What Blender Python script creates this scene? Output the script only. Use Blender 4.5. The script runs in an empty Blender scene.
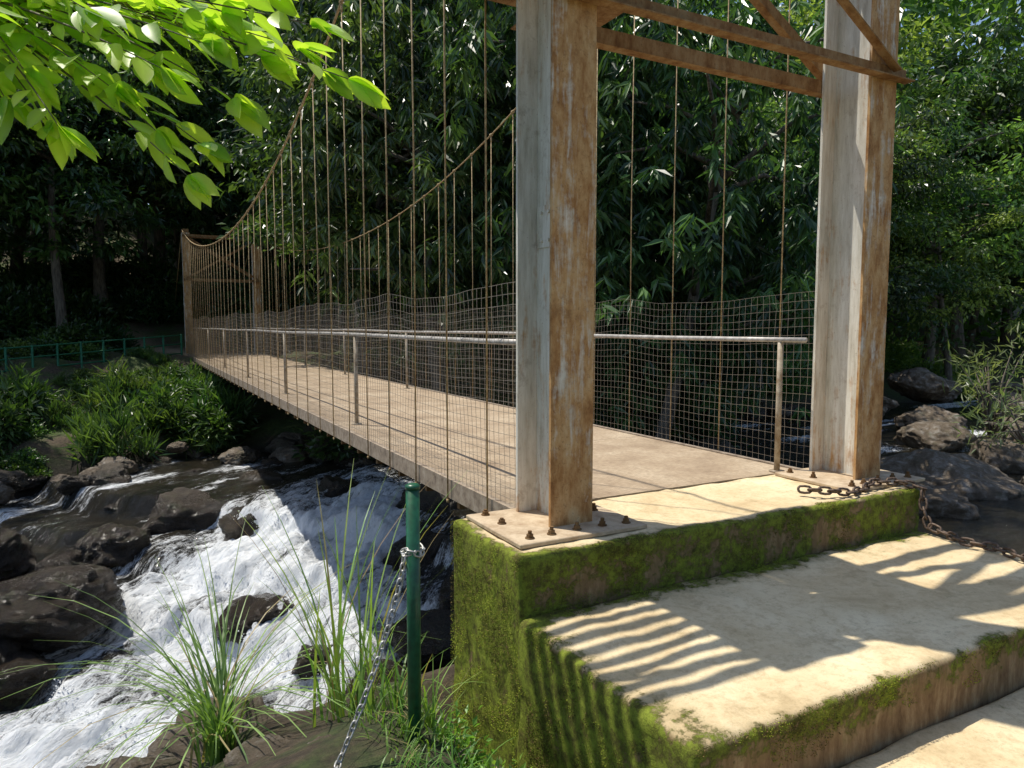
import bpy, bmesh, math
import numpy as np
from mathutils import Vector, Matrix, noise as mn
rng=np.random.default_rng(11)
SC=bpy.context.scene
COL=SC.collection
WM={}
# ------------------------------------------------------------------ helpers
def vn(x,y,s=0):
    x=np.asarray(x,float);y=np.asarray(y,float)
    xi=np.floor(x);yi=np.floor(y);fx=x-xi;fy=y-yi
    fx=fx*fx*(3-2*fx);fy=fy*fy*(3-2*fy)
    def h(a,b):
        v=np.sin(a*127.1+b*311.7+s*74.7)*43758.5453
        return v-np.floor(v)
    return ((h(xi,yi)*(1-fx)+h(xi+1,yi)*fx)*(1-fy)+(h(xi,yi+1)*(1-fx)+h(xi+1,yi+1)*fx)*fy)*2-1
def fbm(x,y,o=4,s=0):
    a=1;r=0;t=0
    for i in range(o):
        r=r+a*vn(x*2**i,y*2**i,s+i*3);t+=a;a*=.5
    return r/t
def sm(t):
    t=np.clip(t,0,1);return t*t*(3-2*t)
def mesh_arrays(name,V,F,mat=None,col=None,smooth=False,attrs=None):
    V=np.asarray(V,np.float32).reshape(-1,3);F=np.asarray(F,np.int32)
    k=F.shape[1]
    me=bpy.data.meshes.new(name)
    me.vertices.add(len(V));me.vertices.foreach_set('co',V.ravel())
    me.loops.add(F.size);me.loops.foreach_set('vertex_index',F.ravel())
    me.polygons.add(len(F));me.polygons.foreach_set('loop_start',np.arange(0,F.size,k,dtype=np.int32))
    me.polygons.foreach_set('loop_total',np.full(len(F),k,np.int32))
    me.polygons.foreach_set('use_smooth',np.full(len(F),smooth,bool))
    if mat:me.materials.append(mat)
    if col is not None:
        a=me.color_attributes.new('col','FLOAT_COLOR','POINT')
        c=np.ones((len(V),4),np.float32);c[:,:3]=col;a.data.foreach_set('color',c.ravel())
    if attrs:
        for n,v in attrs.items():
            a=me.attributes.new(n,'FLOAT','POINT');a.data.foreach_set('value',np.asarray(v,np.float32))
    me.update(calc_edges=True);me.validate()
    return me
class MB:
    def __init__(s):s.v=[];s.f=[]
    def add(s,v,f):
        o=len(s.v);s.v.extend([tuple(p) for p in v]);s.f.extend([tuple(i+o for i in q) for q in f])
    def box(s,x0,x1,y0,y1,z0,z1):
        s.add([(x0,y0,z0),(x1,y0,z0),(x1,y1,z0),(x0,y1,z0),(x0,y0,z1),(x1,y0,z1),(x1,y1,z1),(x0,y1,z1)],
              [(0,3,2,1),(4,5,6,7),(0,1,5,4),(1,2,6,5),(2,3,7,6),(3,0,4,7)])
    def beam(s,a,b,w,h,up=(0,0,1)):
        a=Vector(a);b=Vector(b);t=(b-a).normalized();u=Vector(up);sd=t.cross(u).normalized();u=sd.cross(t).normalized()
        P=[]
        for c in (a,b):
            for i,j in((-1,-1),(1,-1),(1,1),(-1,1)):P.append(c+sd*(i*w/2)+u*(j*h/2))
        s.add(P,[(0,1,2,3),(7,6,5,4),(0,4,5,1),(1,5,6,2),(2,6,7,3),(3,7,4,0)])
    def tube(s,pts,rad,n=8,cap=True):
        pts=[Vector(p) for p in pts]
        if not hasattr(rad,'__len__'):rad=[rad]*len(pts)
        V=[];F=[];pu=None
        for i,p in enumerate(pts):
            t=(pts[min(i+1,len(pts)-1)]-pts[max(i-1,0)])
            t=t.normalized() if t.length>1e-9 else Vector((0,0,1))
            if pu is None:
                pu=t.orthogonal().normalized()
            pu=(pu-t*pu.dot(t)).normalized();w=t.cross(pu)
            for k in range(n):
                a=2*math.pi*k/n;V.append(p+(pu*math.cos(a)+w*math.sin(a))*rad[i])
        for i in range(len(pts)-1):
            for k in range(n):
                F.append((i*n+k,i*n+(k+1)%n,(i+1)*n+(k+1)%n,(i+1)*n+k))
        if cap:
            F.append(tuple(reversed(range(n))));F.append(tuple((len(pts)-1)*n+k for k in range(n)))
        s.add(V,F)
    def mesh(s,name,mat,smooth=False,bevel=0):
        me=bpy.data.meshes.new(name);me.from_pydata(s.v,[],s.f);me.materials.append(mat)
        if bevel:
            bm=bmesh.new();bm.from_mesh(me)
            bmesh.ops.bevel(bm,geom=bm.edges[:],offset=bevel,segments=1,affect='EDGES');bm.to_mesh(me);bm.free()
        me.polygons.foreach_set('use_smooth',[smooth]*len(me.polygons));me.update();return me
def obj(name,me,par=None,**kw):
    o=bpy.data.objects.new(name,me);COL.objects.link(o)
    WM[o]=Matrix.Identity(4)
    if par:
        o.parent=par;o.matrix_parent_inverse=WM[par].inverted()
    for k,v in kw.items():o[k]=v
    return o
def empty(name,loc,par=None,**kw):
    o=bpy.data.objects.new(name,None);COL.objects.link(o);o.empty_display_size=.2
    o.location=loc;WM[o]=Matrix.Translation(loc)
    if par:
        o.parent=par;o.matrix_parent_inverse=WM[par].inverted()
    for k,v in kw.items():o[k]=v
    return o
# ------------------------------------------------------------------ node helper
class NT:
    def __init__(s,name):
        s.m=bpy.data.materials.new(name);s.m.use_nodes=True;s.nt=s.m.node_tree;s.nt.nodes.clear()
    def add(s,t,ins=None,**pr):
        n=s.nt.nodes.new(t)
        for k,v in pr.items():setattr(n,k,v)
        if ins:
            for k,v in ins.items():
                if isinstance(v,bpy.types.NodeSocket):s.nt.links.new(v,n.inputs[k])
                elif v is not None:n.inputs[k].default_value=v
        return n
    def pos(s):return s.add('ShaderNodeNewGeometry').outputs['Position']
    def oc(s):return s.add('ShaderNodeTexCoord').outputs['Object']
    def mp(s,c,sc,rot=(0,0,0)):return s.add('ShaderNodeMapping',{'Vector':c,'Scale':sc,'Rotation':rot}).outputs[0]
    def noise(s,c,sc,d=5,r=.6,dist=0):return s.add('ShaderNodeTexNoise',{'Vector':c,'Scale':sc,'Detail':d,'Roughness':r,'Distortion':dist}).outputs['Fac']
    def ramp(s,f,stops):
        n=s.add('ShaderNodeValToRGB',{0:f});e=n.color_ramp.elements
        while len(e)<len(stops):e.new(.5)
        for q,(p,c) in zip(e,stops):
            q.position=p;q.color=tuple(c)[:3]+(1,) if hasattr(c,'__len__') else (c,c,c,1)
        return n.outputs[0]
    def mix(s,f,a,b,bt='MIX'):
        n=s.add('ShaderNodeMix',data_type='RGBA',blend_type=bt)
        for i,v in((0,f),(6,a),(7,b)):
            if isinstance(v,bpy.types.NodeSocket):s.nt.links.new(v,n.inputs[i])
            else:n.inputs[i].default_value=v if i==0 else tuple(v)+(1,)
        return n.outputs[2]
    def math(s,op,a,b=0,c=None,clamp=False):
        ins={0:a,1:b}
        if c is not None:ins[2]=c
        return s.add('ShaderNodeMath',ins,operation=op,use_clamp=clamp).outputs[0]
    def attr(s,n,o='Fac'):return s.add('ShaderNodeAttribute',attribute_name=n).outputs[o]
    def bump(s,h,st=.5,d=.02,nrm=None):
        ins={'Height':h,'Strength':st,'Distance':d}
        if nrm is not None:ins['Normal']=nrm
        return s.add('ShaderNodeBump',ins).outputs[0]
    def out(s,col,rough=.8,bump=None,metal=0,spec=None,extra=None):
        ins={'Base Color':col if isinstance(col,bpy.types.NodeSocket) else tuple(col)+(1,),'Roughness':rough,'Metallic':metal}
        if bump is not None:ins['Normal']=bump
        if spec is not None:ins['Specular IOR Level']=spec
        b=s.add('ShaderNodeBsdfPrincipled',ins)
        o=s.add('ShaderNodeOutputMaterial')
        s.nt.links.new((extra(b.outputs[0]) if extra else b.outputs[0]),o.inputs[0]);return s.m
# ------------------------------------------------------------------ materials
def leaf_mat(name,trans=.35,rough=.4,boost=(1.5,1.6,.7),gain=1.0):
    t=NT(name);c=t.attr('col','Color')
    p=t.add('ShaderNodeObjectInfo').outputs['Random']
    hv=t.add('ShaderNodeHueSaturation',{'Hue':t.math('MULTIPLY_ADD',p,.05,.475),'Value':gain,'Color':c})
    cc=hv.outputs[0]
    def ex(b):
        tr=t.add('ShaderNodeBsdfTranslucent',{'Color':t.mix(1.0,cc,boost,'MULTIPLY')})
        return t.add('ShaderNodeMixShader',{0:trans,1:b,2:tr.outputs[0]}).outputs[0]
    return t.out(cc,rough,spec=.6,extra=ex)
M_leaf=leaf_mat('forest_leaf',.28,.33,(1.7,1.75,.8),1.3)
M_leafb=leaf_mat('bank_leaf',.32,.4,(1.6,1.7,.7),1.2)
M_leafl=leaf_mat('sunlit_leaf',.42,.36,(1.8,1.85,.85),1.65)
M_leafn=leaf_mat('young_leaf',.5,.4,(2.0,2.1,.65),1.3)
M_grass=leaf_mat('grass_blade',.3,.5,(1.5,1.6,.7),1.2)
def bark(name,c1,c2):
    t=NT(name);c=t.oc();n=t.noise(t.mp(c,(6,6,1.2)),3,6)
    return t.out(t.ramp(n,[(.3,c1),(.7,c2)]),.9,t.bump(n,.8,.04))
M_bark=bark('bark',(.045,.036,.028),(.26,.22,.175))
def steel(name,lo,dark=1.0,blot=.5):
    t=NT(name);c=t.pos()
    st=t.noise(t.mp(c,(9,9,.9)),2.2,8,.68,.4);fi=t.noise(c,26,6,.7);lg=t.noise(c,2.6,5,.65)
    f=t.math('ADD',t.math('ADD',t.math('MULTIPLY',st,1.0),t.math('MULTIPLY',fi,.3)),t.math('MULTIPLY',lg,.6))
    z=t.add('ShaderNodeSeparateXYZ',{0:c}).outputs[2]
    f=t.math('ADD',f,t.ramp(z,[(.02,.18),(.5,0)]))
    m=t.ramp(t.math('MULTIPLY',f,.5),[(lo*.5-.04,0),(lo*.5+.07,1)])
    rust=t.ramp(t.noise(t.mp(c,(2.0,2.0,.8)),6,9,.72),[(.28,(.21*dark,.085*dark,.027*dark)),(.42,(.40*dark,.205*dark,.075*dark)),(.56,(.56*dark,.345*dark,.155*dark)),(.74,(.64*dark,.48*dark,.28*dark))])
    rust=t.mix(t.ramp(t.noise(c,45,5,.7),[(.56,0),(.68,.5)]),rust,(.17*dark,.07*dark,.025*dark))
    rust=t.mix(t.ramp(t.noise(c,5.5,7,.75),[(.55,0),(.66,blot)]),rust,(.18*dark,.09*dark,.04*dark))
    paint=t.ramp(t.noise(t.mp(c,(6,6,.8)),3.0,8,.72),[(.28,(.38,.34,.26)),(.42,(.62,.59,.50)),(.62,(.82,.80,.72))])
    paint=t.mix(t.ramp(t.noise(c,60,4,.7),[(.62,0),(.7,.6)]),paint,(.25,.14,.06))
    paint=t.mix(t.ramp(t.noise(c,4.5,7,.75),[(.58,0),(.69,.5)]),paint,(.28,.21,.13))
    colr=t.mix(m,paint,rust)
    return t.out(colr,t.ramp(m,[(0,.55),(1,.85)]),t.bump(t.math('ADD',fi,t.math('MULTIPLY',m,.4)),.3,.004),spec=.3)
M_steel=steel('weathered_painted_steel',1.10)
M_face=steel('rust_streaked_steel',.79,1.0,.45)
M_rust=steel('rusty_steel',.3,.6)
M_rusty_dark=steel('dark_rusty_steel',.3,.36)
t=NT('hanger_rust');n=t.noise(t.pos(),30,4);M_hang=t.out(t.ramp(n,[(.35,(.26,.16,.07)),(.65,(.56,.42,.22))]),.7)
t=NT('dull_edge_steel');c=t.pos();n=t.noise(c,14,7,.7);M_edge=t.out(t.ramp(n,[(.3,(.14,.10,.07)),(.5,(.30,.235,.17)),(.7,(.42,.35,.27))]),.8,t.bump(n,.3,.003))
t=NT('galvanised_pipe');n=t.noise(t.pos(),18,5);M_pipe=t.out(t.ramp(n,[(.35,(.30,.28,.25)),(.65,(.52,.50,.47))]),.5,t.bump(n,.2,.002),.2)
t=NT('stained_pipe');n=t.noise(t.pos(),12,6);M_post=t.out(t.ramp(n,[(.35,(.22,.155,.09)),(.6,(.42,.36,.27))]),.6,t.bump(n,.2,.002))
t=NT('wire');M_wire=t.out((.32,.275,.22),.6,metal=.1)
t=NT('green_paint');n=t.noise(t.pos(),30,6);M_green=t.out(t.ramp(n,[(.3,(.01,.055,.028)),(.62,(.016,.115,.055)),(.8,(.07,.11,.06))]),.35,t.bump(n,.25,.002))
t=NT('fence_green_paint');n=t.noise(t.pos(),30,6);M_greenf=t.out(t.ramp(n,[(.3,(.012,.10,.045)),(.62,(.02,.17,.075))]),.5)
t=NT('chain_metal');n=t.noise(t.pos(),60,4);M_chain=t.out(t.ramp(n,[(.35,(.3,.29,.27)),(.7,(.6,.6,.58))]),.4,metal=.4)
t=NT('rusty_chain_metal');n=t.noise(t.pos(),60,4);M_chainr=t.out(t.ramp(n,[(.35,(.05,.03,.02)),(.7,(.2,.14,.10))]),.6,metal=.3)
# deck
t=NT('deck_plate');c=t.pos()
ck=t.add('ShaderNodeTexChecker',{'Vector':t.mp(c,(1,1,1),(0,0,.785)),'Scale':42.0}).outputs['Fac']
big=t.noise(c,1.6,7,.7);fi=t.noise(c,30,6,.7)
base=t.ramp(big,[(.3,(.28,.20,.125)),(.5,(.46,.355,.235)),(.7,(.62,.51,.36))])
base=t.mix(t.ramp(fi,[(.35,.5),(.6,0)]),base,(.19,.13,.08))
base=t.mix(t.ramp(t.noise(c,4,8,.75),[(.54,0),(.68,.5)]),base,(.20,.14,.085))
base=t.mix(t.math('MULTIPLY',ck,.3),base,(.22,.15,.10))
M_deck=t.out(base,.75,t.bump(t.math('ADD',ck,fi),.4,.004))
# concrete + moss
def conc(name):
    t=NT(name);c=t.pos()
    a=t.noise(c,1.4,7,.65,.4);f=t.noise(c,22,8,.75);sp=t.noise(c,120,3,.6)
    base=t.ramp(a,[(.28,(.44,.32,.175)),(.44,(.66,.52,.31)),(.68,(.84,.71,.47))])
    base=t.mix(t.ramp(f,[(.3,.6),(.52,0)]),base,(.40,.28,.145))
    base=t.mix(t.ramp(sp,[(.60,0),(.75,.35)]),base,(.2,.15,.1))
    base=t.mix(t.ramp(t.noise(c,4,8,.75),[(.55,0),(.70,.6)]),base,(.33,.24,.125))
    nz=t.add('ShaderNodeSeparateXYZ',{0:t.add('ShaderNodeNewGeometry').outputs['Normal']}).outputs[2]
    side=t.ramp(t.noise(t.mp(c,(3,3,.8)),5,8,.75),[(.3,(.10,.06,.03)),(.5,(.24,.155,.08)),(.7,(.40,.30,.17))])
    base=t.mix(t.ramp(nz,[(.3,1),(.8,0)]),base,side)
    ms=t.attr('moss')
    mf=t.math('ADD',ms,t.math('MULTIPLY_ADD',t.noise(c,5.5,10,.78),2.3,-1.15))
    mm=t.ramp(mf,[(.42,0),(.56,1)])
    ed=t.ramp(mf,[(.2,0),(.42,.55)])
    base=t.mix(ed,base,(.22,.17,.07))
    mg=t.ramp(t.noise(c,13,9,.82),[(.3,(.04,.034,.012)),(.43,(.11,.11,.022)),(.55,(.22,.27,.032)),(.76,(.36,.37,.065))])
    cc=t.mix(mm,base,mg)
    h=t.math('ADD',t.math('MULTIPLY',f,.6),t.math('MULTIPLY',t.math('MULTIPLY',t.noise(c,55,6,.8),mm),1.5))
    return t.out(cc,.92,t.bump(h,.7,.012),spec=.2)
M_conc=conc('mossy_concrete')
t=NT('moss');M_moss=t.out(t.attr('col','Color'),.85,spec=.15)
# ground
t=NT('forest_floor');c=t.pos()
a=t.noise(c,.9,8,.7);f=t.noise(c,14,8,.8)
b=t.ramp(f,[(.3,(.03,.022,.013)),(.5,(.09,.065,.04)),(.7,(.19,.14,.085))])
b=t.mix(t.ramp(a,[(.44,0),(.56,.85)]),b,t.ramp(f,[(.3,(.02,.045,.01)),(.7,(.10,.16,.03))]))
b=t.mix(t.attr('wet'),b,t.ramp(f,[(.3,(.012,.010,.007)),(.7,(.055,.042,.03))]))
b=t.mix(t.attr('path'),b,t.ramp(f,[(.3,(.26,.18,.11)),(.7,(.55,.42,.28))]))
M_ground=t.out(b,.9,t.bump(t.math('ADD',f,a),.9,.08))
def rockm(name,k,grey,wetz):
    t=NT(name);c=t.pos();f=t.noise(c,4,10,.78,.3);g=t.noise(c,28,7,.75)
    b=t.ramp(f,[(.3,(.05*k,.036*k,.022*k)),(.5,(.14*k,.105*k,.07*k)),(.7,((.30+grey*.05)*k,(.235+grey*.09)*k,(.16+grey*.13)*k))])
    z=t.add('ShaderNodeSeparateXYZ',{0:c}).outputs[2]
    w=t.ramp(t.math('ADD',t.math('ADD',z,-wetz),t.math('MULTIPLY',g,.5)),[(.15,1),(.6,0)])
    b=t.mix(w,b,t.ramp(f,[(.3,(.010,.007,.004)),(.7,(.045,.031,.018))]))
    b=t.mix(t.ramp(t.noise(c,2.2,7,.8),[(.55,0),(.68,.6)]),b,(.05,.065,.02))
    return t.out(b,t.ramp(w,[(0,.75),(1,.16)]),t.bump(t.math('ADD',f,t.math('MULTIPLY',g,.5)),1.0,.07))
M_rock=rockm('wet_brown_river_rock',.5,0,-2.3)
M_rockg=rockm('grey_river_rock',1.0,1,-2.75)
# water
t=NT('river_water');c=t.pos()
fo=t.attr('foam')
rc=t.mp(c,(1,1,1),(0,0,-.62))
w1=t.noise(t.mp(rc,(.7,3.0,1)),2.4,9,.74,.7);w2=t.noise(t.mp(rc,(.8,4.0,1)),8,8,.78,.6);w3=t.noise(c,5,6,.7);w4=t.noise(c,38,5,.75)
ff=t.math('ADD',fo,t.math('ADD',t.math('MULTIPLY_ADD',w1,2.9,-1.45),t.math('ADD',t.math('MULTIPLY_ADD',w2,2.0,-1.0),t.math('MULTIPLY_ADD',w4,1.0,-.5))))
fm=t.ramp(ff,[(.16,0),(.36,.28),(.6,.8),(.88,1)])
dark=t.ramp(t.noise(c,1.4,5),[(.3,(.008,.008,.005)),(.7,(.03,.024,.013))])
cc=t.mix(fm,dark,t.ramp(w2,[(.3,(.55,.63,.71)),(.5,(.90,.93,.96))]))
M_water=t.out(cc,t.ramp(fm,[(0,.05),(.6,.5)]),t.bump(t.math('ADD',t.math('ADD',t.math('MULTIPLY',w1,1.3),t.math('MULTIPLY',w2,.9)),t.math('MULTIPLY',w4,.12)),.8,.08),spec=.5)
t=NT('white_spray');M_spray=t.out((.85,.88,.9),.5)
# ------------------------------------------------------------------ terrain
def yfar(x):return 20-6.6*np.exp(-((x-11.5)/4.5)**2)+.6*np.sin(x*.7)
def terrain(x,y):
    x=np.asarray(x,float);y=np.asarray(y,float)
    yb=np.where(x<1.6,2.7+.35*np.clip(x,-8,1.2),np.where(x<4.85,3.12,3.12-1.6*(x-4.85)))
    yb=np.clip(yb,-7,9);d=y-yb
    near=-.64-.45*np.clip(d,0,1.4)-1.3*np.clip(d-1.4,0,3)
    near=near+.25*np.clip(-d-9,0,60)
    near=near-.50*sm((x-1.08)/.35)*sm((3.2-x)/.6)*sm((y-.9)/.7)*sm((4.3-y)/.5)
    e=y-yfar(x)
    far=-3.9+2.1*sm((e+1)/2.6)+1.8*sm((e-.8)/8)+.40*np.clip(e-14,0,70)
    z=np.maximum(np.maximum(near,far),-3.9)
    amp=np.where((d<1.0)&(d>-9),.06,.32)
    z=z+amp*fbm(x*.8,y*.8,5,2)
    path=np.exp(-((x-3.3)/1.6)**2)*sm((y-27)/3)
    z=z*(1-path)+path*(-.05+.22*np.clip(y-31.5,0,50))
    return z
def T(x,y):return float(terrain(x,y))
def axis(lo,hi,f0,f1,st,gr=1.16):
    a=list(np.arange(f0,f1+1e-6,st));s=st;p=f1
    while p<hi:
        s*=gr;p+=s;a.append(p)
    s=st;p=f0
    while p>lo:
        s*=gr;p-=s;a.insert(0,p)
    return np.array(a)
def grid(xs,ys):
    X,Y=np.meshgrid(xs,ys,indexing='ij');nx,ny=X.shape
    i=np.arange(nx*ny).reshape(nx,ny)
    F=np.stack([i[:-1,:-1],i[1:,:-1],i[1:,1:],i[:-1,1:]],-1).reshape(-1,4)
    return X.ravel(),Y.ravel(),F
def yfence(x):return 29.6+(x-1.8)*.708
X,Y,F=grid(axis(-160,200,-8,24,.16),axis(-120,200,-3,36,.16))
Z=terrain(X,Y)
wet=sm((-1.7-Z)/.8)
pth=sm((Y-29)/2)*np.exp(-((X-(2.2-.42*(Y-31)+.4*np.sin(Y*.5)))/.9)**2)*sm((38-Y)/3)
obj('ground',mesh_arrays('ground',np.stack([X,Y,Z],1),F,M_ground,smooth=True,attrs={'wet':wet,'path':np.clip(pth*1.3,0,1)}),kind='structure',label='brown leaf littered river bank and forest floor',category='ground')
# river
X,Y,F=grid(axis(-150,190,-5,7,.045,1.2),axis(3.0,24,5.5,18,.045,1.2))
ca,sa=math.cos(.62),math.sin(.62)
rx=X*ca+(Y-10)*sa;ry=-X*sa+(Y-10)*ca
wob=fbm(ry*.7,rx*.2,3,61)
u=rx+.9*wob
ST=[(4.1,.45,.42),(2.5,.4,.30),(1.3,.4,.36),(-.4,.6,.24)]
lvl=-2.45+0*u;slope=0*u
for p0,wd,h in ST:
    k=sm((p0-u)/wd);lvl=lvl-h*k;slope=slope+4*k*(1-k)*h/.35
lvl=lvl-.10*np.clip(-u-2.5,0,3)
rap=sm((X+7)/2)*sm((6.3-X+.15*(Y-12))/2.5)
core=np.exp(-(np.abs((ry+.1)/3.05))**3.4)
tb=fbm(rx*.8,ry*1.7,5,5);rd_=1-np.abs(fbm(rx*1.4,ry*3.2,4,9))*2;t3=fbm(rx*4.5,ry*8,3,19);t4=fbm(rx*11,ry*14,2,23)
Z=lvl+rap*(.30*tb+.13*rd_+.05*t3+.018*t4)*(.2+core)+.02*fbm(X*2,Y*2,3,8)
lump=fbm(rx*.55,ry*1.0,4,12)
foam=rap*core*(1.02+.45*np.clip(slope,0,1)+.9*lump+.22*rd_)-.30+rap*core*.22*sm((1.5-u)/3)
foam=foam+rap*(1-core)*(fbm(rx*.4,ry*1.6,3,44)*1.2+.14)
foam=np.where(rap<.02,-.6+1.4*sm((fbm(X*.35,Y*.9,4,31)-.02)*3)*sm((X-14)/7),foam)
obj('river',mesh_arrays('river',np.stack([X,Y,Z],1),F,M_water,smooth=True,attrs={'foam':foam}),kind='structure',label='white rapids and dark water of a rocky river',category='river')
idx=np.where((np.clip(slope,0,1)*rap*core>.45)&(foam>.5))[0];idx=rng.choice(idx,min(7000,len(idx)))
B=np.stack([X[idx],Y[idx],Z[idx]],1)+np.abs(rng.normal(size=(len(idx),3)))*np.array([-.06,-.03,.055])
r=rng.uniform(.003,.010,len(idx))[:,None]
tet=np.array([[1,1,1],[-1,-1,1],[-1,1,-1],[1,-1,-1]])
V=(B[:,None]+tet[None]*r[:,None]).reshape(-1,3);b=(np.arange(len(idx))*4)[:,None]
F=np.concatenate([b+np.array(q) for q in((0,1,2),(0,3,1),(0,2,3),(1,3,2))],0)
obj('river_spray',mesh_arrays('river_spray',V,F,M_spray,smooth=True),kind='stuff',label='white droplets of spray above the rapids',category='water spray')
# ------------------------------------------------------------------ rocks
def rockmesh(seed,mat,flat=.7,ncut=14):
    r=np.random.default_rng(seed)
    bm=bmesh.new();bmesh.ops.create_icosphere(bm,subdivisions=5,radius=1)
    pl=[]
    for k in range(ncut):
        n=Vector(r.normal(size=3)).normalized();pl.append((n,r.uniform(.62,.94)))
    off=Vector(r.uniform(0,50,3))
    for v in bm.verts:
        p=v.co.copy()
        for n,d in pl:
            q=p.dot(n)-d
            if q>0:p-=n*q*.85
        p*=1+.17*mn.fractal(p*1.6+off,.8,2,5)+.05*mn.fractal(p*7+off,.7,2,3)
        v.co=Vector((p.x,p.y,p.z*flat))
    me=bpy.data.meshes.new('rock');bm.to_mesh(me);bm.free();me.materials.append(mat)
    me.polygons.foreach_set('use_smooth',[True]*len(me.polygons));return me
RB=[rockmesh(s,M_rock,f) for s,f in((1,.7),(2,.55),(3,.75),(4,.6))]
RG=[rockmesh(s,M_rockg,f,8) for s,f in((5,.6),(6,.55),(7,.62))]
def rock(x,y,z,s,g=False,lab=None,sx=1,grp='rocks along the river'):
    me=(RG if g else RB)[rng.integers(len(RG if g else RB))]
    o=obj('boulder' if s>.8 else 'rock',me,label=lab or ('grey weathered rock on the river bank' if g else 'wet dark brown rock standing in the rapids'),category='rock',group=grp)
    o.location=(x,y,z);o.rotation_euler=(rng.uniform(-.2,.2),rng.uniform(-.2,.2),rng.uniform(0,6.28));o.scale=(s*sx,s,s*rng.uniform(.85,1.1))
for a in [(-1.5,12.1,-2.95,1.3),(-2.3,11.0,-3.1,.9),(-1.5,10.7,-3.3,.55),(.9,15.6,-2.78,.9),(1.9,14.8,-2.78,.5),(1.5,11.0,-3.25,.6),(3.1,13.9,-2.65,.45),(2.3,12.0,-3.1,.32),
          (-3.3,12.9,-2.9,1.1),(4.3,11.2,-2.75,.6),(5.4,13.2,-2.6,.8),(3.9,15.5,-2.6,.6),(.1,17.3,-2.8,.5),(2.7,17.6,-2.65,.5),(2.6,8.0,-3.3,.6),(3.6,8.3,-2.95,.7),(4.3,9,-2.7,.6),
          (-.3,14.6,-2.88,.65),(-2.2,15.0,-2.9,.7),(1.0,17.0,-2.75,.4),(2.1,9.6,-3.45,.34),(-1.2,14.0,-2.95,.4)]:
    rock(*a,sx=rng.uniform(1,1.4))
for i in range(46):
    x=-7+i*.33+rng.uniform(-.3,.3);y=float(yfar(x))-rng.uniform(-.9,1.1)
    rock(x,y,-2.35+rng.uniform(-.25,.25),rng.uniform(.22,.6),g=i%2==0,lab='brown rounded rock at the foot of the leafy bank')
for a in [(16.2,9.6,-2.5,1.7),(13.6,8.4,-2.55,1.0),(19.5,9.8,-2.4,1.0),(12.4,8.9,-2.6,.5),(9.2,9.3,-2.6,.7),(27.4,17,-1.2,1.1),(24,14.5,-2.2,1.1),(21,12.6,-2.3,1.1),(8,11.5,-2.5,.9),(11,11,-2.4,.8),(31,15.5,-2.2,1.1),(18,8,-2.4,.6),(26,13,-2.3,.7),(29,12.5,-2.3,.8),(23,11,-2.4,.8),(30,18.2,-1.6,1.1),(34,17,-1.9,1.2),(25,17.5,-1.8,.9),(33,14,-2.2,.8),(22.5,15.8,-2,.7)]:
    rock(*a,g=True,lab='large grey boulder beside the upstream water')
for i in range(14):
    x=7+i*1.5+rng.uniform(-.5,.5);rock(x,float(yfar(x))-rng.uniform(-.6,1),-2.3,rng.uniform(.4,.8),g=i%2==0,lab='grey rounded rock at the foot of the leafy bank')
for a in [(.35,4.5,-1.55,.5),(1.1,4.4,-1.6,.45),(-.1,3.7,-1.05,.28),(1.35,3.75,-1.5,.35),(.55,3.45,-1.02,.24),(1.35,2.75,-1.2,.16),(.75,3.0,-.86,.26),(.2,3.2,-.95,.25)]:
    rock(*a,g=True,lab='flat brown rock among the bank grass')
# ------------------------------------------------------------------ abutment
def roughbox(x0,x1,y0,y1,z0,z1,st=.07,bev=.03,amp=.012,moss=None,name='concrete'):
    bm=bmesh.new()
    mb=MB();mb.box(x0,x1,y0,y1,z0,z1)
    me=bpy.data.meshes.new(name);me.from_pydata(mb.v,[],mb.f);bm.from_mesh(me)
    bmesh.ops.bevel(bm,geom=bm.edges[:],offset=bev,segments=2,affect='EDGES',profile=.5)
    for ax,(a,b) in enumerate(((x0,x1),(y0,y1),(max(z0,-2),z1))):
        n=int((b-a)/st)
        for i in range(1,n):
            co=[0,0,0];no=[0,0,0];co[ax]=a+(b-a)*i/n;no[ax]=1
            bmesh.ops.bisect_plane(bm,geom=bm.verts[:]+bm.edges[:]+bm.faces[:],plane_co=co,plane_no=no)
    bm.normal_update()
    for v in bm.verts:
        p=v.co.copy();v.co+=v.normal*(amp*mn.fractal(p*3.1,.8,2,4)+amp*.35*mn.noise(p*17))
    bm.to_mesh(me);bm.free();me.materials.append(M_conc)
    me.polygons.foreach_set('use_smooth',[True]*len(me.polygons))
    a=me.attributes.new('moss','FLOAT','POINT')
    a.data.foreach_set('value',[moss(v.co.x,v.co.y,v.co.z) for v in me.vertices])
    return me
def m_block(x,y,z):
    if z>-.02:
        return .66 if (y<3.03 or x<1.70) else max(0,.45-(y-3.03)*4,.4-(x-1.7)*3)
    return .50+.12*min(1,max(0,(z+.12)/.1)) if x>1.7 else .74
def m_step(x,y,z):
    if z>-.315:
        v=max(0,.60-(x-1.66)*3.0,.74-(3.0-y)*3.2,.36-(y-1.76)*7)
        return v
    if x<1.67 :return .70
    return .16+.42*min(1,max(0,(z+.47)/.14))
def m_low(x,y,z):
    if z>-.59:return max(0,.6-(x-1.66)*4,.4-(1.74-y)*5)
    return .8
AB=empty('bridge_abutment',(3.2,2.6,-.56),label='mossy concrete bridge abutment with broad steps',category='concrete steps')
obj('landing',roughbox(1.66,4.9,3.0,3.84,-3.6,0,bev=.022,moss=m_block),AB,label='mossy edged concrete landing under the tower')
obj('step',roughbox(1.64,4.86,1.74,2.997,-3.4,-.29,bev=.03,amp=.015,moss=m_step),AB,label='sunlit worn concrete step with mossy sides')
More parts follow.
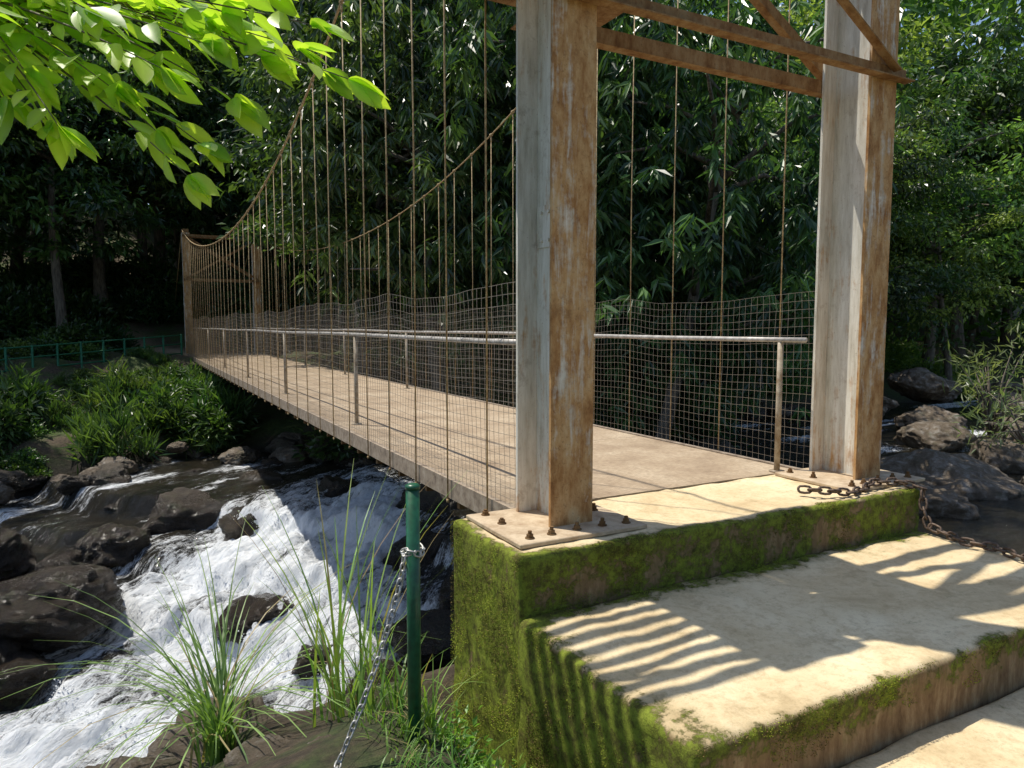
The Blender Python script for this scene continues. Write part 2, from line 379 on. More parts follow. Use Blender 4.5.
obj('lower_step',roughbox(1.62,4.84,-5,1.737,-3.4,-.56,st=.12,moss=m_low),AB,label='lowest concrete step')
# moss tufts
def blades(P,N,L,W,C,name):
    n=len(P);d=N/np.linalg.norm(N,axis=1,keepdims=True)
    r=rng.normal(size=(n,3));s=np.cross(d,r);s/=np.linalg.norm(s,axis=1,keepdims=True)
    V=np.empty((n,3,3));V[:,0]=P-s*W[:,None]/2;V[:,1]=P+s*W[:,None]/2;V[:,2]=P+d*L[:,None]
    return mesh_arrays(name,V.reshape(-1,3),np.arange(3*n).reshape(n,3),M_moss,col=np.repeat(C,3,0))
PP=[];NN=[]
def sc(n,x,y,z,nr,dens=None):
    p=np.stack([rng.uniform(*x,n) if x[1]>x[0] else np.full(n,x[0]),rng.uniform(*y,n) if y[1]>y[0] else np.full(n,y[0]),rng.uniform(*z,n) if z[1]>z[0] else np.full(n,z[0])],1)
    k=fbm((p[:,0]+p[:,1])*5,p[:,2]*5+p[:,1]*3,4,77)+.15
    if dens is not None:k=k+dens(p)
    p=p[k>0];PP.append(p);NN.append(np.array(nr)[None]+rng.normal(size=(len(p),3))*.55)
sc(22000,(1.66,4.9),(3.0,3.0),(-.29,.01),(0,-1,.5),lambda p:-.28)
sc(32000,(1.65,1.65),(2.95,3.84),(-1.9,.01),(-1,0,.5),lambda p:-.14)
sc(42000,(1.64,1.64),(1.74,3.0),(-1.7,-.28),(-1,0,.5),lambda p:-.16)
sc(20000,(1.64,4.86),(1.74,1.74),(-.56,-.28),(0,-1,.5),lambda p:(p[:,2]+.37)*4-.3)
sc(22000,(1.64,4.86),(2.6,3.0),(-.288,-.288),(0,0,1),lambda p:-(3.0-p[:,1])*4-.15)
sc(14000,(1.64,2.1),(1.74,3.0),(-.288,-.288),(0,0,1),lambda p:-(p[:,0]-1.64)*3.8-.2)
sc(9000,(1.64,4.86),(1.74,1.95),(-.288,-.288),(0,0,1),lambda p:-(p[:,1]-1.74)*7-.38)
sc(7000,(1.66,4.9),(3.0,3.1),(.002,.002),(0,0,1),lambda p:-(p[:,1]-3.0)*6-.2)
P=np.concatenate(PP);N=np.concatenate(NN);n=len(P)
tt=np.clip(.55+1.6*fbm(P[:,0]*4+P[:,1]*3,P[:,2]*5+P[:,1]*2,4,5)+rng.normal(size=n)*.2,0,1)[:,None]
C=np.array([.075,.07,.018])*(1-tt)+np.array([.35,.41,.045])*tt
br=rng.random(n)<.18;C[br]=[.22,.14,.06]
obj('moss',blades(P,N,rng.uniform(.003,.008,n),rng.uniform(.003,.006,n),C,'moss'),AB,kind='stuff',label='bright green and olive moss')
# ------------------------------------------------------------------ bridge
BR=empty('suspension_footbridge',(3.36,17,0),label='rusty steel suspension footbridge with wire mesh sides over a rapid river',category='bridge')
CX=(2.03,4.62);FW=.28
t=NT('dusty_base_plate');n=t.noise(t.pos(),9,6,.7);M_plate=t.out(t.ramp(n,[(.3,(.32,.22,.13)),(.6,(.56,.45,.31))]),.8,t.bump(n,.3,.004))
def tower(y0,y1,H,near):
    TW=empty('tower',(3.46,(y0+y1)/2,0),BR,label='rust stained white painted steel portal tower' if near else 'distant rusty steel portal tower')
    for x in CX:
        m=MB();t=.02
        m.box(x,x+FW,y1-t,y1,.03,H);m.box(x+FW/2-.009,x+FW/2+.009,y0+t+.001,y1-t-.001,.03,H)
        nf=len(m.f);m.box(x,x+FW,y0,y0+t,.03,H)
        me=m.mesh('column',M_steel);me.materials.append(M_face)
        for p in me.polygons:
            if p.index>=nf:p.material_index=1
        c=obj('column',me,TW)
        m=MB();e=.25 if near else .12
        m.box(x-e-.05,x+FW+.24,y0-.2,y1+.07,.006,.03)
        obj('base_plate',m.mesh('base_plate',M_plate,bevel=.004),c)
        if near:
            bl=[(bx,by) for bx in (x-.2,x+FW+.15) for by in (y0-.12,(y0+y1)/2,y1+.01)]+[(x-.06,y0-.11),(x+.11,y0-.1),(x+FW-.0,y0-.1)]
            for bx,by in bl:
                m=MB();m.tube([(bx,by,.0305),(bx,by,.036)],.026,12);m.tube([(bx,by,.036),(bx,by,.054)],.019,6);m.tube([(bx,by,.054),(bx,by,.054+rng.uniform(.008,.02))],.011,8)
                obj('anchor_bolt',m.mesh('anchor_bolt',M_rusty_dark),c)
            if x<3:
                m=MB();z=1.72
                m.box(x+FW/2-.016,x+FW/2-.0095,y0+.03,y1-.03,z-.12,z+.12)
                for q in(-.08,.08):
                    for yy in(y0+.09,y0+.17,y1-.17,y1-.09):m.tube([(x+FW/2-.028,yy,z+q),(x+FW/2-.015,yy,z+q)],.010,6)
                obj('splice_plate',m.mesh('splice_plate',M_steel),c)
    lv=[2.88,4.5,H-.15] if near else [2.9,H-.15]
    xl=CX[0]+.01;xr=CX[1]+FW+.08
    for yy,s in ((y0-.012,-1),(y1+.012,1)):
        for z in lv:
            m=MB();m.box(xl,xr,yy-.005,yy+.005,z-.0,z+.085);m.box(xl,xr,yy-.005+(s<0)*-.07,yy+.005+(s>0)*.07,z-.010,z-.001)
            obj('crossbeam',m.mesh('crossbeam',M_rust),TW)
        for a,b in zip(lv[:-1],lv[1:]):
            for xa,xb in ((CX[1]+.2,CX[0]+.1),(CX[0]+.1,CX[1]+.2)):
                m=MB();dy=s*(.02 if xa>xb else .035);m.beam((xa,yy+dy,a+.08),(xb,yy+dy,b+.02),.010,.07);m.beam((xa,yy+dy+s*.03,a+.045),(xb,yy+dy+s*.03,b-.015),.06,.01)
                obj('diagonal_brace',m.mesh('diagonal_brace',M_rust),TW)
    for x in CX:
        m=MB();m.box(x+.03,x+FW-.03,y0+.05,y1-.05,H,H+.14)
        obj('cable_saddle',m.mesh('cable_saddle',M_rust),TW)
    if near:
        m=MB();z=3.20  # added slats and plates above the view, shaped to cast striped shade on the step
        for k in range(8):m.beam((.62,3.30+k*.115,z),(1.48,3.30+k*.115,z),.068,.010)
        m.beam((.64,3.26,z-.02),(.64,4.16,z-.02),.03,.03)
        m.box(1.48,2.02,3.20,4.2,z-.006,z+.006)
        m.box(2.02,2.32,3.74,4.2,z-.006,z+.006)
        m.box(2.325,2.95,3.36,4.2,z-.006,z+.006)
        m.beam((.8,3.5,z),(2.04,3.5,z+.8),.03,.03)
        obj('added_shade_screen',m.mesh('added_shade_screen',M_rust),TW)
tower(3.32,3.72,6.0,True);tower(30.75,31.1,4.75,False)
DX0,DX1=2.12,4.66;Y0,Y1=3.86,31.3
m=MB();y=Y0
while y<Y1-.1:
    y2=min(y+2.0,Y1);m.box(DX0,DX1,y,y2-.006,-.012,.0);y=y2
DK=obj('deck',m.mesh('deck',M_deck),BR,label='worn tan chequered steel plate deck')
for x in (DX0-.055,DX1+.003):
    m=MB();m.box(x,x+.05,Y0-.01,Y1,-.13,-.115);m.box(x,x+.05,Y0-.01,Y1,.0+.002,.012);m.box(x+(.0 if x<3 else .042),x+(.008 if x<3 else .05),Y0-.01,Y1,-.114,.001)
    obj('edge_channel',m.mesh('edge_channel',M_edge),DK)
for x in(2.7,3.39,4.1):
    m=MB();m.box(x-.03,x+.03,Y0,Y1,-.16,-.014)
    obj('stringer',m.mesh('stringer',M_rusty_dark),DK)
HY=[4.14+.66*i for i in range(40)]
cy=np.array([3.52,5.4,7.4,10.1,13.5,17,21,26,30.92]);cz=np.array([6.12,5.2,4.42,3.72,3.30,3.14,3.3,3.85,4.87])
co=np.polyfit(cy,cz,4)
def cz_(y):return float(np.polyval(co,y))
for i,y in enumerate(HY):
    m=MB();m.box(2.13,4.64,y-.022,y+.022,-.215,-.162)
    obj('floor_beam',m.mesh('floor_beam',M_rusty_dark),DK)
HX=(2.045,4.73)
for x in HX:
    m=MB();ys=np.linspace(3.52,30.92,60)
    m.tube([(x,y,cz_(y)) for y in ys],.014 if x<3 else .010,8)
    m.tube([(x,3.52,cz_(3.52)),(x,-6,-.6)],.018,8);m.tube([(x,30.92,cz_(30.92)),(x,38.5,T(x,38.5))],.018,8)
    obj('main_cable',m.mesh('main_cable',M_hang,True),BR)
    for y in HY:
        m=MB();z=cz_(y);jx=rng.normal()*.006
        m.tube([(x,y,-.15),(x+jx,y+rng.normal()*.004,z*.5),(x,y,z)],.0060,6)
        m.tube([(x,y-.02,z+.0),(x,y+.02,z+.0)],.022,8);m.tube([(x,y,z-.10),(x,y,z-.03)],.011,6);m.tube([(x,y,-.155),(x,y,-.132)],.011,6)
        obj('hanger_rod',m.mesh('hanger_rod',M_hang,True),BR)
for x in(2.32,4.47):
    m=MB();ys=np.linspace(3.66 if x>3 else 3.9,30.9,40)
    m.tube([(x+.006*math.sin(y*1.3),y,1.04+.006*math.sin(y*.9)) for y in ys],.020,10)
    obj('handrail',m.mesh('handrail',M_pipe,True),BR,label='grey galvanised pipe handrail')
    for i in range(7):
        y=3.9+4.22*i
        m=MB();m.tube([(x,y,.011),(x,y,1.018)],.023,10);m.tube([(x,y,.001),(x,y,.012)],.06,12)
        obj('railing_post',m.mesh('railing_post',M_post,True),BR)
def prisms(A,B,e1,e2,r):
    n=len(A);V=np.empty((n,6,3))
    for k in range(3):
        a=2*math.pi*k/3;o=(np.array(e1)*math.cos(a)+np.array(e2)*math.sin(a))*r
        V[:,k]=A+o;V[:,3+k]=B+o
    base=(np.arange(n)*6)[:,None]
    F=np.concatenate([base+np.array([k,(k+1)%3,3+(k+1)%3,3+k]) for k in range(3)],0)
    return V.reshape(-1,3),F
for x in(2.085,4.69):
    gy=np.arange(3.76,31,.066);gz=np.arange(0,1.42,.066)
    Yg,Zg=np.meshgrid(gy,gz,indexing='ij')
    lean=fbm(Yg*.7,Zg*.2,3,3+int(x))
    Xg=x+(.06*lean+.06*fbm(Yg*1.7,Zg*1.2,3,6))*(Zg/1.4)**1.3*(1 if x>3 else -1)*-1
    Zp=Zg*(1+.045*fbm(Yg*.8,Yg*0,3,8))+.010*fbm(Yg*2,Zg*3,2,9);Yp=Yg+.014*fbm(Yg*1.5,Zg*2.5,3,10)+.02*(Zg)*fbm(Yg*.5,Yg*0,2,14)
    P=np.stack([Xg,Yp,Zp],-1);rr=.0016 if x<3 else .0012
    a,f1=prisms(P[:,:-1].reshape(-1,3),P[:,1:].reshape(-1,3),(1,0,0),(0,1,0),rr)
    b,f2=prisms(P[:-1].reshape(-1,3),P[1:].reshape(-1,3),(1,0,0),(0,0,1),rr)
    obj('wire_mesh',mesh_arrays('wire_mesh',np.concatenate([a,b]),np.concatenate([f1,f2+len(a)]),M_wire),BR,label='sagging square wire mesh side netting')
# ------------------------------------------------------------------ chains, post
def chain(name,pts,mat,sz,label):
    pts=[Vector(p) for p in pts];m=MB();pitch=sz*1.55;k=0
    seg=[]
    for a,b in zip(pts[:-1],pts[1:]):seg.append(((b-a).length,a,b))
    tot=sum(s[0] for s in seg);d=pitch/2
    while d<tot:
        q=d
        for l,a,b in seg:
            if q<=l:break
            q-=l
        c=a+(b-a)*(q/l);t_=(b-a).normalized();u=t_.orthogonal().normalized();w=t_.cross(u)
        ang=(k%2)*1.57+.5+rng.uniform(-.2,.2);u2=u*math.cos(ang)+w*math.sin(ang)
        ring=[];n=12
        for i in range(n+1):
            A=2*math.pi*i/n;ca,sa=math.cos(A),math.sin(A)
            ring.append(c+t_*(sz*.55*ca+sz*.45*(1 if ca>0 else -1)*min(1,abs(ca)*3))+u2*(sz*.55*sa))
        m.tube(ring,sz*.21,6,cap=False);d+=pitch;k+=1
    return obj(name,m.mesh(name,mat,True),label=label,category='chain')
chain('chain',[(3.95,3.25,.05),(4.1,3.14,.045),(4.25,3.08,.03),(4.4,3.10,.03),(4.55,3.14,.055),(4.72,3.08,.055),(4.83,3.02,.03),(4.86,2.965,.015),(4.83,2.94,-.10),(4.80,2.88,-.22),(4.80,2.74,-.25),(4.74,2.6,-.25),(4.78,2.45,-.25),(4.72,2.25,-.25),(4.76,2.05,-.25),(4.84,1.75,-.255),(4.95,1.2,-.5)],M_chainr,.042,'rusty iron chain lying across the concrete steps')
gx,gy_=1.03,2.8;gz_=T(gx,gy_)
GP=empty('green_post',(gx,gy_,gz_),label='dark green painted steel pipe post among weeds',category='post')
m=MB();m.tube([(gx,gy_,gz_-.1),(gx+.003,gy_,.465)],.029,16);obj('pipe',m.mesh('pipe',M_green,True),GP)
m=MB();m.tube([(gx+.003,gy_,.466),(gx+.003,gy_,.48),(gx+.003,gy_,.487)],[.032,.032,.02],16);obj('cap',m.mesh('cap',M_green,True),GP)
ring=[(gx+.04*math.cos(a),gy_+.04*math.sin(a),.2+.012*math.sin(a*2)) for a in np.linspace(0,6.28,14)]
pts=ring+[(gx-.045+(-.30)*t_**1.2+0,gy_-.02-.05*t_,.19-.78*t_**.9) for t_ in np.linspace(0,1,14)]+[(.62,2.62,T(.62,2.62)+.03),(.5,2.4,T(.5,2.4)+.03),(.3,2.1,T(.3,2.1)+.03)]
chain('chain',pts,M_chain,.021,'grey galvanised chain hanging from the green post')
# ------------------------------------------------------------------ far green fence
FN=empty('green_fence',(-2,27.5,-.8),label='low green painted pipe fence along the far bank path',category='fence')
fa=np.array([1.8,29.6]);fb=np.array([-9.5,21.6])
fp=[fa+(fb-fa)*i/18 for i in range(19)]
def FZ(p):
    k=(29.6-p[1])/8;return -.50-.72*k
for p in fp:
    z=FZ(p);m=MB();m.tube([(p[0],p[1],z-1.2),(p[0],p[1],z+1.32)],.036,8);obj('post',m.mesh('post',M_greenf,True),FN)
for h in(.25,.6,.95,1.28):
    m=MB();m.tube([(p[0],p[1],FZ(p)+h) for p in fp],.024,8);obj('rail',m.mesh('rail',M_greenf,True),FN)
# ------------------------------------------------------------------ foliage
def leafset(name,B,D,L,W,C,mat,fold=.18):
    n=len(B);D=D/np.linalg.norm(D,axis=1,keepdims=True)
    r=rng.normal(size=(n,3));r[:,2]*=.45;S=np.cross(D,np.array([0,0,1.])+r*.6);S/=np.linalg.norm(S,axis=1,keepdims=True)+1e-9
    U=np.cross(S,D);L=L[:,None];W=W[:,None]
    V=np.empty((n,4,3));V[:,0]=B;V[:,1]=B+D*L*.42+S*W/2+U*W*fold;V[:,2]=B+D*L-U*L*.06;V[:,3]=B+D*L*.42-S*W/2+U*W*fold
    b=(np.arange(n)*4)[:,None]
    F=np.concatenate([b+np.array([0,1,2]),b+np.array([0,2,3])],0)
    return mesh_arrays(name,V.reshape(-1,3),F,mat,col=np.repeat(C,4,0))
def colmix(n,lo,hi,t):
    t=np.clip(t,0,1)[:,None];return np.array(lo)*(1-t)+np.array(hi)*t
def template(kind,H,R,seed):
    r=np.random.default_rng(seed);m=MB()
    b=r.uniform(-.14,.14,2)*H
    tp=[(b[0]*s**1.5+.2*math.sin(s*7+seed),b[1]*s**1.5+.2*math.cos(s*5+seed)-.12,s*H*.85) for s in np.linspace(0,1,9)]
    rr=.018*H
    m.tube(tp,[rr*(1.35 if i==0 else 1)*(1-.1*i) for i in range(9)],9)
    cs=[]
    for k in range(16):
        s=r.uniform(.3,.98);i=min(int(s*8),7);p=Vector(tp[i]).lerp(Vector(tp[i+1]),s*8-i)
        a=r.uniform(0,6.28);l=R*r.uniform(.6,1.0)*(1-.45*abs(s-.5))
        e=p+Vector((math.cos(a)*l,math.sin(a)*l,l*r.uniform(.0,.6)))
        mid=p.lerp(e,.5)+Vector((0,0,.12*l))
        m.tube([p,mid,e],[rr*.4,rr*.25,rr*.08],5);cs+= [e,mid.lerp(e,.5)]
    tm=m.mesh('trunk',M_bark,True)
    c0=np.array([b[0]*.5,b[1]*.5,H*(.60 if kind!='light' else .62)]);rad=np.array([R,R,H*(.42 if kind!='light' else .38)])
    if kind=='droop':
        nw=1650;q=r.normal(size=(nw,3));q/=np.linalg.norm(q,axis=1,keepdims=True)
        lump=1+.6*np.array([mn.noise(Vector(v)*3.0+Vector((seed,0,0))) for v in q])
        keep=np.array([mn.noise(Vector(v)*4.2+Vector((0,seed,3))) for v in q])>-.18
        q=(q*(r.uniform(.35,1,nw)**.35*lump)[:,None])[keep];nw=len(q);wc=c0+q*rad
        k=11;B=np.repeat(wc,k,0);n=len(B)
        a=r.uniform(0,6.28,n);D=np.stack([np.cos(a)*.75,np.sin(a)*.75,r.uniform(-1.4,-.15,n)],1)
        B=B+r.normal(size=(n,3))*.05
        L=r.uniform(.3,.54,n);W=L*.24
        tone=np.repeat(r.uniform(-.2,.8,nw),k)+r.uniform(-.1,.3,n)
        C=colmix(n,(.014,.038,.014),(.085,.16,.045),tone)
    else:
        nc,per=(100,115) if kind=='broad' else (66,110)
        q=r.normal(size=(nc,3));q/=np.linalg.norm(q,axis=1,keepdims=True);q*=(r.uniform(.2,1,nc)**.4)[:,None]
        cc=c0+q*rad*r.uniform(.75,1.28,nc)[:,None];cc[:32]=np.array(cs)
        cr=r.uniform(.35,.9,nc)*(R/3.2)
        g=r.normal(size=(nc,per,3))*np.array([.6,.6,.22]);B=(cc[:,None]+g*cr[:,None,None]).reshape(-1,3);n=len(B)
        D=g.reshape(-1,3)*.8+r.normal(size=(n,3))*.5;D[:,2]-=.45
        if kind=='broad':L=r.uniform(.16,.38,n);W=L*.45
        else:L=r.uniform(.16,.34,n);W=L*.45
        tone=np.repeat(r.uniform(-.5,.9,nc),per)+r.uniform(-.15,.35,n)
        lo,hi=((.015,.036,.012),(.09,.155,.035)) if kind=='broad' else ((.03,.06,.018),(.17,.24,.06))
        C=colmix(n,lo,hi,tone)
    return tm,leafset('crown',B,D,L,W,C,M_leafl if kind=='light' else M_leaf)
TPL={'broad':[template('broad',11,3.6,21),template('broad',13,4.2,22),template('broad',9,3.4,23)],
     'droop':[template('droop',12,3.9,31),template('droop',10,3.3,32)],
     'light':[template('light',10,3.5,41),template('light',12,3.8,42)]}
LAB={'broad':'dark green broadleaf forest tree on the far bank','droop':'tree with long drooping dark leaves beside the bridge','light':'light green small leaved forest tree above the river'}
def tree(kind,x,y,s=1,lab=None,z=None):
    tm,cm=TPL[kind][rng.integers(len(TPL[kind]))]
    e=empty('forest_tree',(x,y,(T(x,y) if z is None else z)-.1),label=lab or LAB[kind],category='tree',group='forest trees around the river')
    e.rotation_euler=(0,0,rng.uniform(0,6.28));e.scale=(s,s,s*rng.uniform(.95,1.15))
    for nme,me in(('trunk',tm),('crown',cm)):
        o=bpy.data.objects.new(nme,me);COL.objects.link(o);o.parent=e
for a in [('droop',12,14.3,1.0),('droop',7.8,18.6,.95),('droop',10.2,17.2,1.1),('droop',15.2,16.2,1.0),('broad',6.8,22.5,1.0),('droop',13,19.5,1.2),('broad',-2.5,33,1.1),('broad',-6.5,31.5,1.2),('broad',8.4,27,1.2),
          ('light',23,21.2,1.0),('broad',27,21.4,.95),('light',30,22.5,1.1),('light',18.6,20.5,.95),('light',37,22.5,1.4),('light',-1,37,1.3),('broad',-11,29,1.3),('light',24,27,1.5),('broad',43,25,1.6),('light',34,19.8,.9),('light',50,22,1.5),('light',44,19.5,1.3),('broad',31,29,1.6),('light',41,30,1.8),('broad',54,27,1.8),('light',60,24,1.9),
          ('broad',.6,40,1.1),('broad',2.6,44,1.3),('broad',5.4,40,1.1),('broad',-3.5,42,1.3),('broad',20.5,24,1.2),('broad',-6,37,1.2),('broad',15.5,25,1.5),('broad',12,27,1.6),('broad',19,30,1.8)]:
    tree(*a)
pl=[(12,14),(15.5,25),(12,27),(19,30)];cnt=0;tr=0
while cnt<42 and tr<4000:
    tr+=1
    y=rng.uniform(22,58);x=rng.uniform(-.35*y-3,2.1*y+2)
    e=y-float(yfar(x))
    if e<4.5 or (-.2<x<6.8 and y<38) or (x<2 and y<34):continue
    if min((x-a)**2+(y-b)**2 for a,b in pl)<3.8**2:continue
    pl.append((x,y));cnt+=1
    tree('light' if rng.random()<(.65 if x>.7*y else .12) else ('broad' if rng.random()<.75 else 'droop'),x,y,rng.uniform(1.05,1.55))
# distant wood
n=70000;a=rng.uniform(-.35,1.4,n);rd=rng.uniform(54,85,n);x=np.sin(a)*rd;y=np.cos(a)*rd+4
z=np.maximum(terrain(x,y),-1);h=rng.uniform(0,1,n)**.8*(22+12*sm((a-.7)*2))*(1+.3*fbm(x*.15,y*.15,3,3))
B=np.stack([x,y,z+h],1);D=rng.normal(size=(n,3));D[:,2]-=.6
obj('distant_forest',leafset('distant_forest',B,D,rng.uniform(.7,1.3,n),rng.uniform(.4,.7,n),colmix(n,(.02,.045,.012),(.10,.16,.035),.5+.8*fbm(x*.3+z,h*.4,3,4)),M_leafl),kind='stuff',label='distant dense forest foliage on the hillside',category='forest')
# bushes
def bushmesh(seed,R,H,n,L0,ratio,lo,hi,droop=.2,mat=None,nc=34,cl=.24):
    r=np.random.default_rng(seed)
    q=r.normal(size=(nc,3));q[:,2]=np.abs(q[:,2]);q/=np.linalg.norm(q,axis=1,keepdims=True);cc=q*np.array([R,R,H])*(r.uniform(.3,.95,nc)**.6)[:,None]
    per=n//nc;g=r.normal(size=(nc,per,3))*cl*R;B=(cc[:,None]+g).reshape(-1,3);B[:,2]=np.abs(B[:,2]);nn=len(B)
    D=g.reshape(-1,3)/R*2+r.normal(size=(nn,3))*.4;D[:,2]+=.25-droop
    L=r.uniform(.6,1.2,nn)*L0;tone=np.repeat(r.uniform(-.2,.8,nc),per)+r.uniform(-.1,.35,nn)
    f=leafset('foliage',B,D,L,L*ratio,colmix(nn,lo,hi,tone),mat or M_leafl)
    m=MB()
    for k in range(min(nc,20)):
        e=cc[k];m.tube([(0,0,-.1),tuple(e*.5+np.array([0,0,.1*H])),tuple(e)],[.022*R,.016*R,.005*R],5)
    return m.mesh('stems',M_bark,True),f
BT=[bushmesh(1,1.0,.9,2400,.22,.5,(.015,.04,.012),(.10,.18,.035),mat=M_leafb,cl=.17),bushmesh(2,1.1,1.3,2200,.34,.32,(.02,.05,.015),(.09,.16,.035),mat=M_leafb,cl=.17),bushmesh(3,.9,.7,2600,.16,.6,(.035,.08,.02),(.15,.24,.045),mat=M_leafb,cl=.22),bushmesh(7,1.0,1.5,900,.55,.13,(.03,.07,.02),(.13,.2,.05),-.4,mat=M_leafb,cl=.12)]
BD=[bushmesh(4,1.0,.9,3200,.20,.5,(.015,.04,.012),(.07,.13,.03),mat=M_leaf),bushmesh(5,1.1,1.2,3200,.26,.35,(.015,.04,.015),(.06,.12,.03),mat=M_leaf)]
BL=bushmesh(6,1.0,1.0,2600,.2,.45,(.03,.07,.015),(.12,.2,.04))
NER=bushmesh(9,1.2,2.2,460,.26,.16,(.05,.08,.035),(.15,.19,.09),.1,nc=20,cl=.13)
def bush(tp,x,y,s,lab,z=None,nm='leafy_bush',grp='bushes on the river banks'):
    e=empty(nm,(x,y,(T(x,y) if z is None else z)-.05),label=lab,category='bush',group=grp)
    e.rotation_euler=(0,0,rng.uniform(0,6.28));e.scale=(s,s,s*rng.uniform(.8,1.15))
    for n_,me in(('stem',tp[0]),('foliage',tp[1])):
        o=bpy.data.objects.new(n_,me);COL.objects.link(o);o.parent=e
for i in range(88):
    x=rng.uniform(-7,2.2);y=float(yfar(x))+rng.uniform(.5,8.5)
    if y>yfence(x)-.5:continue
    z=T(x,y);s=rng.uniform(.35,.95)
    s=min(s,max(.28,(-.5-z)/1.15+.14))
    bush(BT[rng.integers(4)],x,y,s,'bright green leafy shrub covering the far bank')
for i in range(34):
    x=rng.uniform(5.4,40);y=float(yfar(x))+rng.uniform(.3,6)
    bush(BL if x>17 else BD[rng.integers(2)],x,y,rng.uniform(.7,1.5),'undergrowth shrub beneath the riverside trees')
for i in range(52):
    x=rng.uniform(-14,12);y=rng.uniform(32,41)
    if -.8<x<4.6 and y<37:continue
    bush(BD[rng.integers(2)],x,y,rng.uniform(.9,1.7),'undergrowth shrub beneath the riverside trees')
for i in range(9):
    x=-9+i*.95;y=yfence(x)+rng.uniform(1.5,2.6)
    bush(BT[rng.integers(3)],x,y,rng.uniform(.6,1.0),'undergrowth shrub beneath the riverside trees')
for x,y,s in((20.3,9.6,1.4),(22,11.5,1.5)):
    bush(NER,x,y,s,'sparse narrow leaved riverside shrub by the boulders',z=-2.0,nm='riverside_shrub')
# ------------------------------------------------------------------ grass
def grassmesh(seed,n,H,spread,w,lo,hi,arch=.5,rad=.08):
    r=np.random.default_rng(seed);S=6
    b=r.normal(size=(n,2))*rad;a=r.uniform(0,6.28,n);L=H*r.uniform(.5,1.1,n);k=r.uniform(.3,1.2,n)*arch;tw=a+1.57
    V=np.empty((n,S+1,2,3))
    for i in range(S+1):
        s=i/S;ang=k*s*1.5
        ho=L*s*np.sin(ang*.7+.1*spread);ve=L*s*np.cos(ang*.75)
        c=np.stack([b[:,0]+np.cos(a)*ho,b[:,1]+np.sin(a)*ho,ve],1)
        ww=w*(1-s**1.8)*.5+.0006
        sd=np.stack([np.cos(tw),np.sin(tw),0*a],1)*ww
        V[:,i,0]=c-sd;V[:,i,1]=c+sd
    base=(np.arange(n)*(S+1)*2)[:,None];F=np.concatenate([base+np.array([2*i,2*i+1,2*i+3,2*i+2]) for i in range(S)],0)
    t=np.repeat(r.uniform(0,1,n),(S+1)*2);C=colmix(len(t),lo,hi,t)
    dry=np.repeat(r.random(n)<.12,(S+1)*2);C[dry]=[.28,.22,.10]
    return mesh_arrays('grass_clump',V.reshape(-1,3),F,M_grass,col=C)
G1=grassmesh(1,110,1.3,1,.012,(.07,.13,.03),(.24,.36,.10),1.25,.05)
G2=grassmesh(2,20,.55,1,.014,(.06,.12,.02),(.20,.34,.06),.8,.06)
G3=grassmesh(3,12,1.35,1,.015,(.10,.18,.035),(.30,.44,.10),.42,.06)
G4=grassmesh(4,22,.22,1,.009,(.05,.11,.02),(.18,.30,.05),.9,.06)
def grass(me,x,y,s,lab,dz=0):
    o=obj('grass_clump',me,label=lab,category='grass',group='grass clumps on the near bank');o.location=(x,y,T(x,y)-.03+dz);o.rotation_euler=(0,0,rng.uniform(0,6.28));o.scale=(s,s,s)
grass(G1,.36,4.1,1.0,'arching long bladed grass clump above the rapids',.05)
for x,y,s in((.90,3.6,1.0),(1.0,3.9,1.05),(.96,3.3,.85)):grass(G3,x,y,s,'tall thin grass stems beside the mossy abutment')
for x,y,s in((.98,3.45,1),(1.05,3.15,.9),(1.12,2.9,.7),(1.3,3.3,.9)):grass(G2,x,y,s,'green grass tuft beside the green post')
for i in range(16):
    x=rng.uniform(.85,1.3);y=rng.uniform(2.3,3.4);grass(G4,x,y,rng.uniform(.4,1.0),'short green grass tuft on the bank')
WD=bushmesh(12,.22,.22,260,.06,.5,(.05,.10,.02),(.16,.28,.05))
for i in range(14):
    x=rng.uniform(1.1,1.6);y=rng.uniform(2.0,3.4)
    bush(WD,x,y,rng.uniform(.4,.8),'small leafy weed at the foot of the mossy wall',nm='leafy_weed',grp='weeds on the near bank')
# ------------------------------------------------------------------ overhanging near tree
yaw=math.radians(28.3)
def loc(f,r,z):return Vector((f*math.sin(yaw)+r*math.cos(yaw),f*math.cos(yaw)-r*math.sin(yaw),z))
OT=empty('overhanging_tree',(-3.2,1.2,T(-3.2,1.2)),label='tree with bright lime leaves hanging over the bank',category='tree')
m=MB();bz=T(-3.2,1.2)
m.tube([(-3.2,1.2,bz-.2),(-3.1,1.2,1.2),(-2.9,1.3,3.2),(-2.5,1.0,5.5),(-2.6,.4,7.6)],[.24,.18,.15,.10,.03],10)
m.tube([(-3.05,1.22,1.6),(-2.5,1.9,2.2),tuple(loc(2.5,-2.0,2.30))],[.07,.045,.02],8)
start=loc(2.5,-2.0,2.30)
tips=[(2.25,-.50,1.90),(2.2,-.60,2.04),(2.2,-.98,1.60),(2.3,-1.12,1.76),(2.1,-1.30,1.72),(2.35,-.80,2.0),(2.2,-1.45,1.9),(2.0,-1.15,2.0),(2.4,-1.0,2.14),(2.1,-1.5,2.05),(2.25,-.85,1.84),(2.3,-1.45,1.78),(2.15,-.72,2.12),(2.3,-1.15,1.96),(2.35,-.60,1.96),(2.1,-1.0,1.88),(2.15,-1.3,2.15),(2.4,-1.25,2.06),
 (2.25,-1.0,2.05),(2.3,-.9,2.12),(2.2,-1.2,1.86),(2.35,-1.35,1.95),(2.1,-.88,1.95),(2.25,-1.55,1.84),(2.3,-.98,1.72),(2.4,-.7,2.05)]
LB=[];LD=[];LL=[]
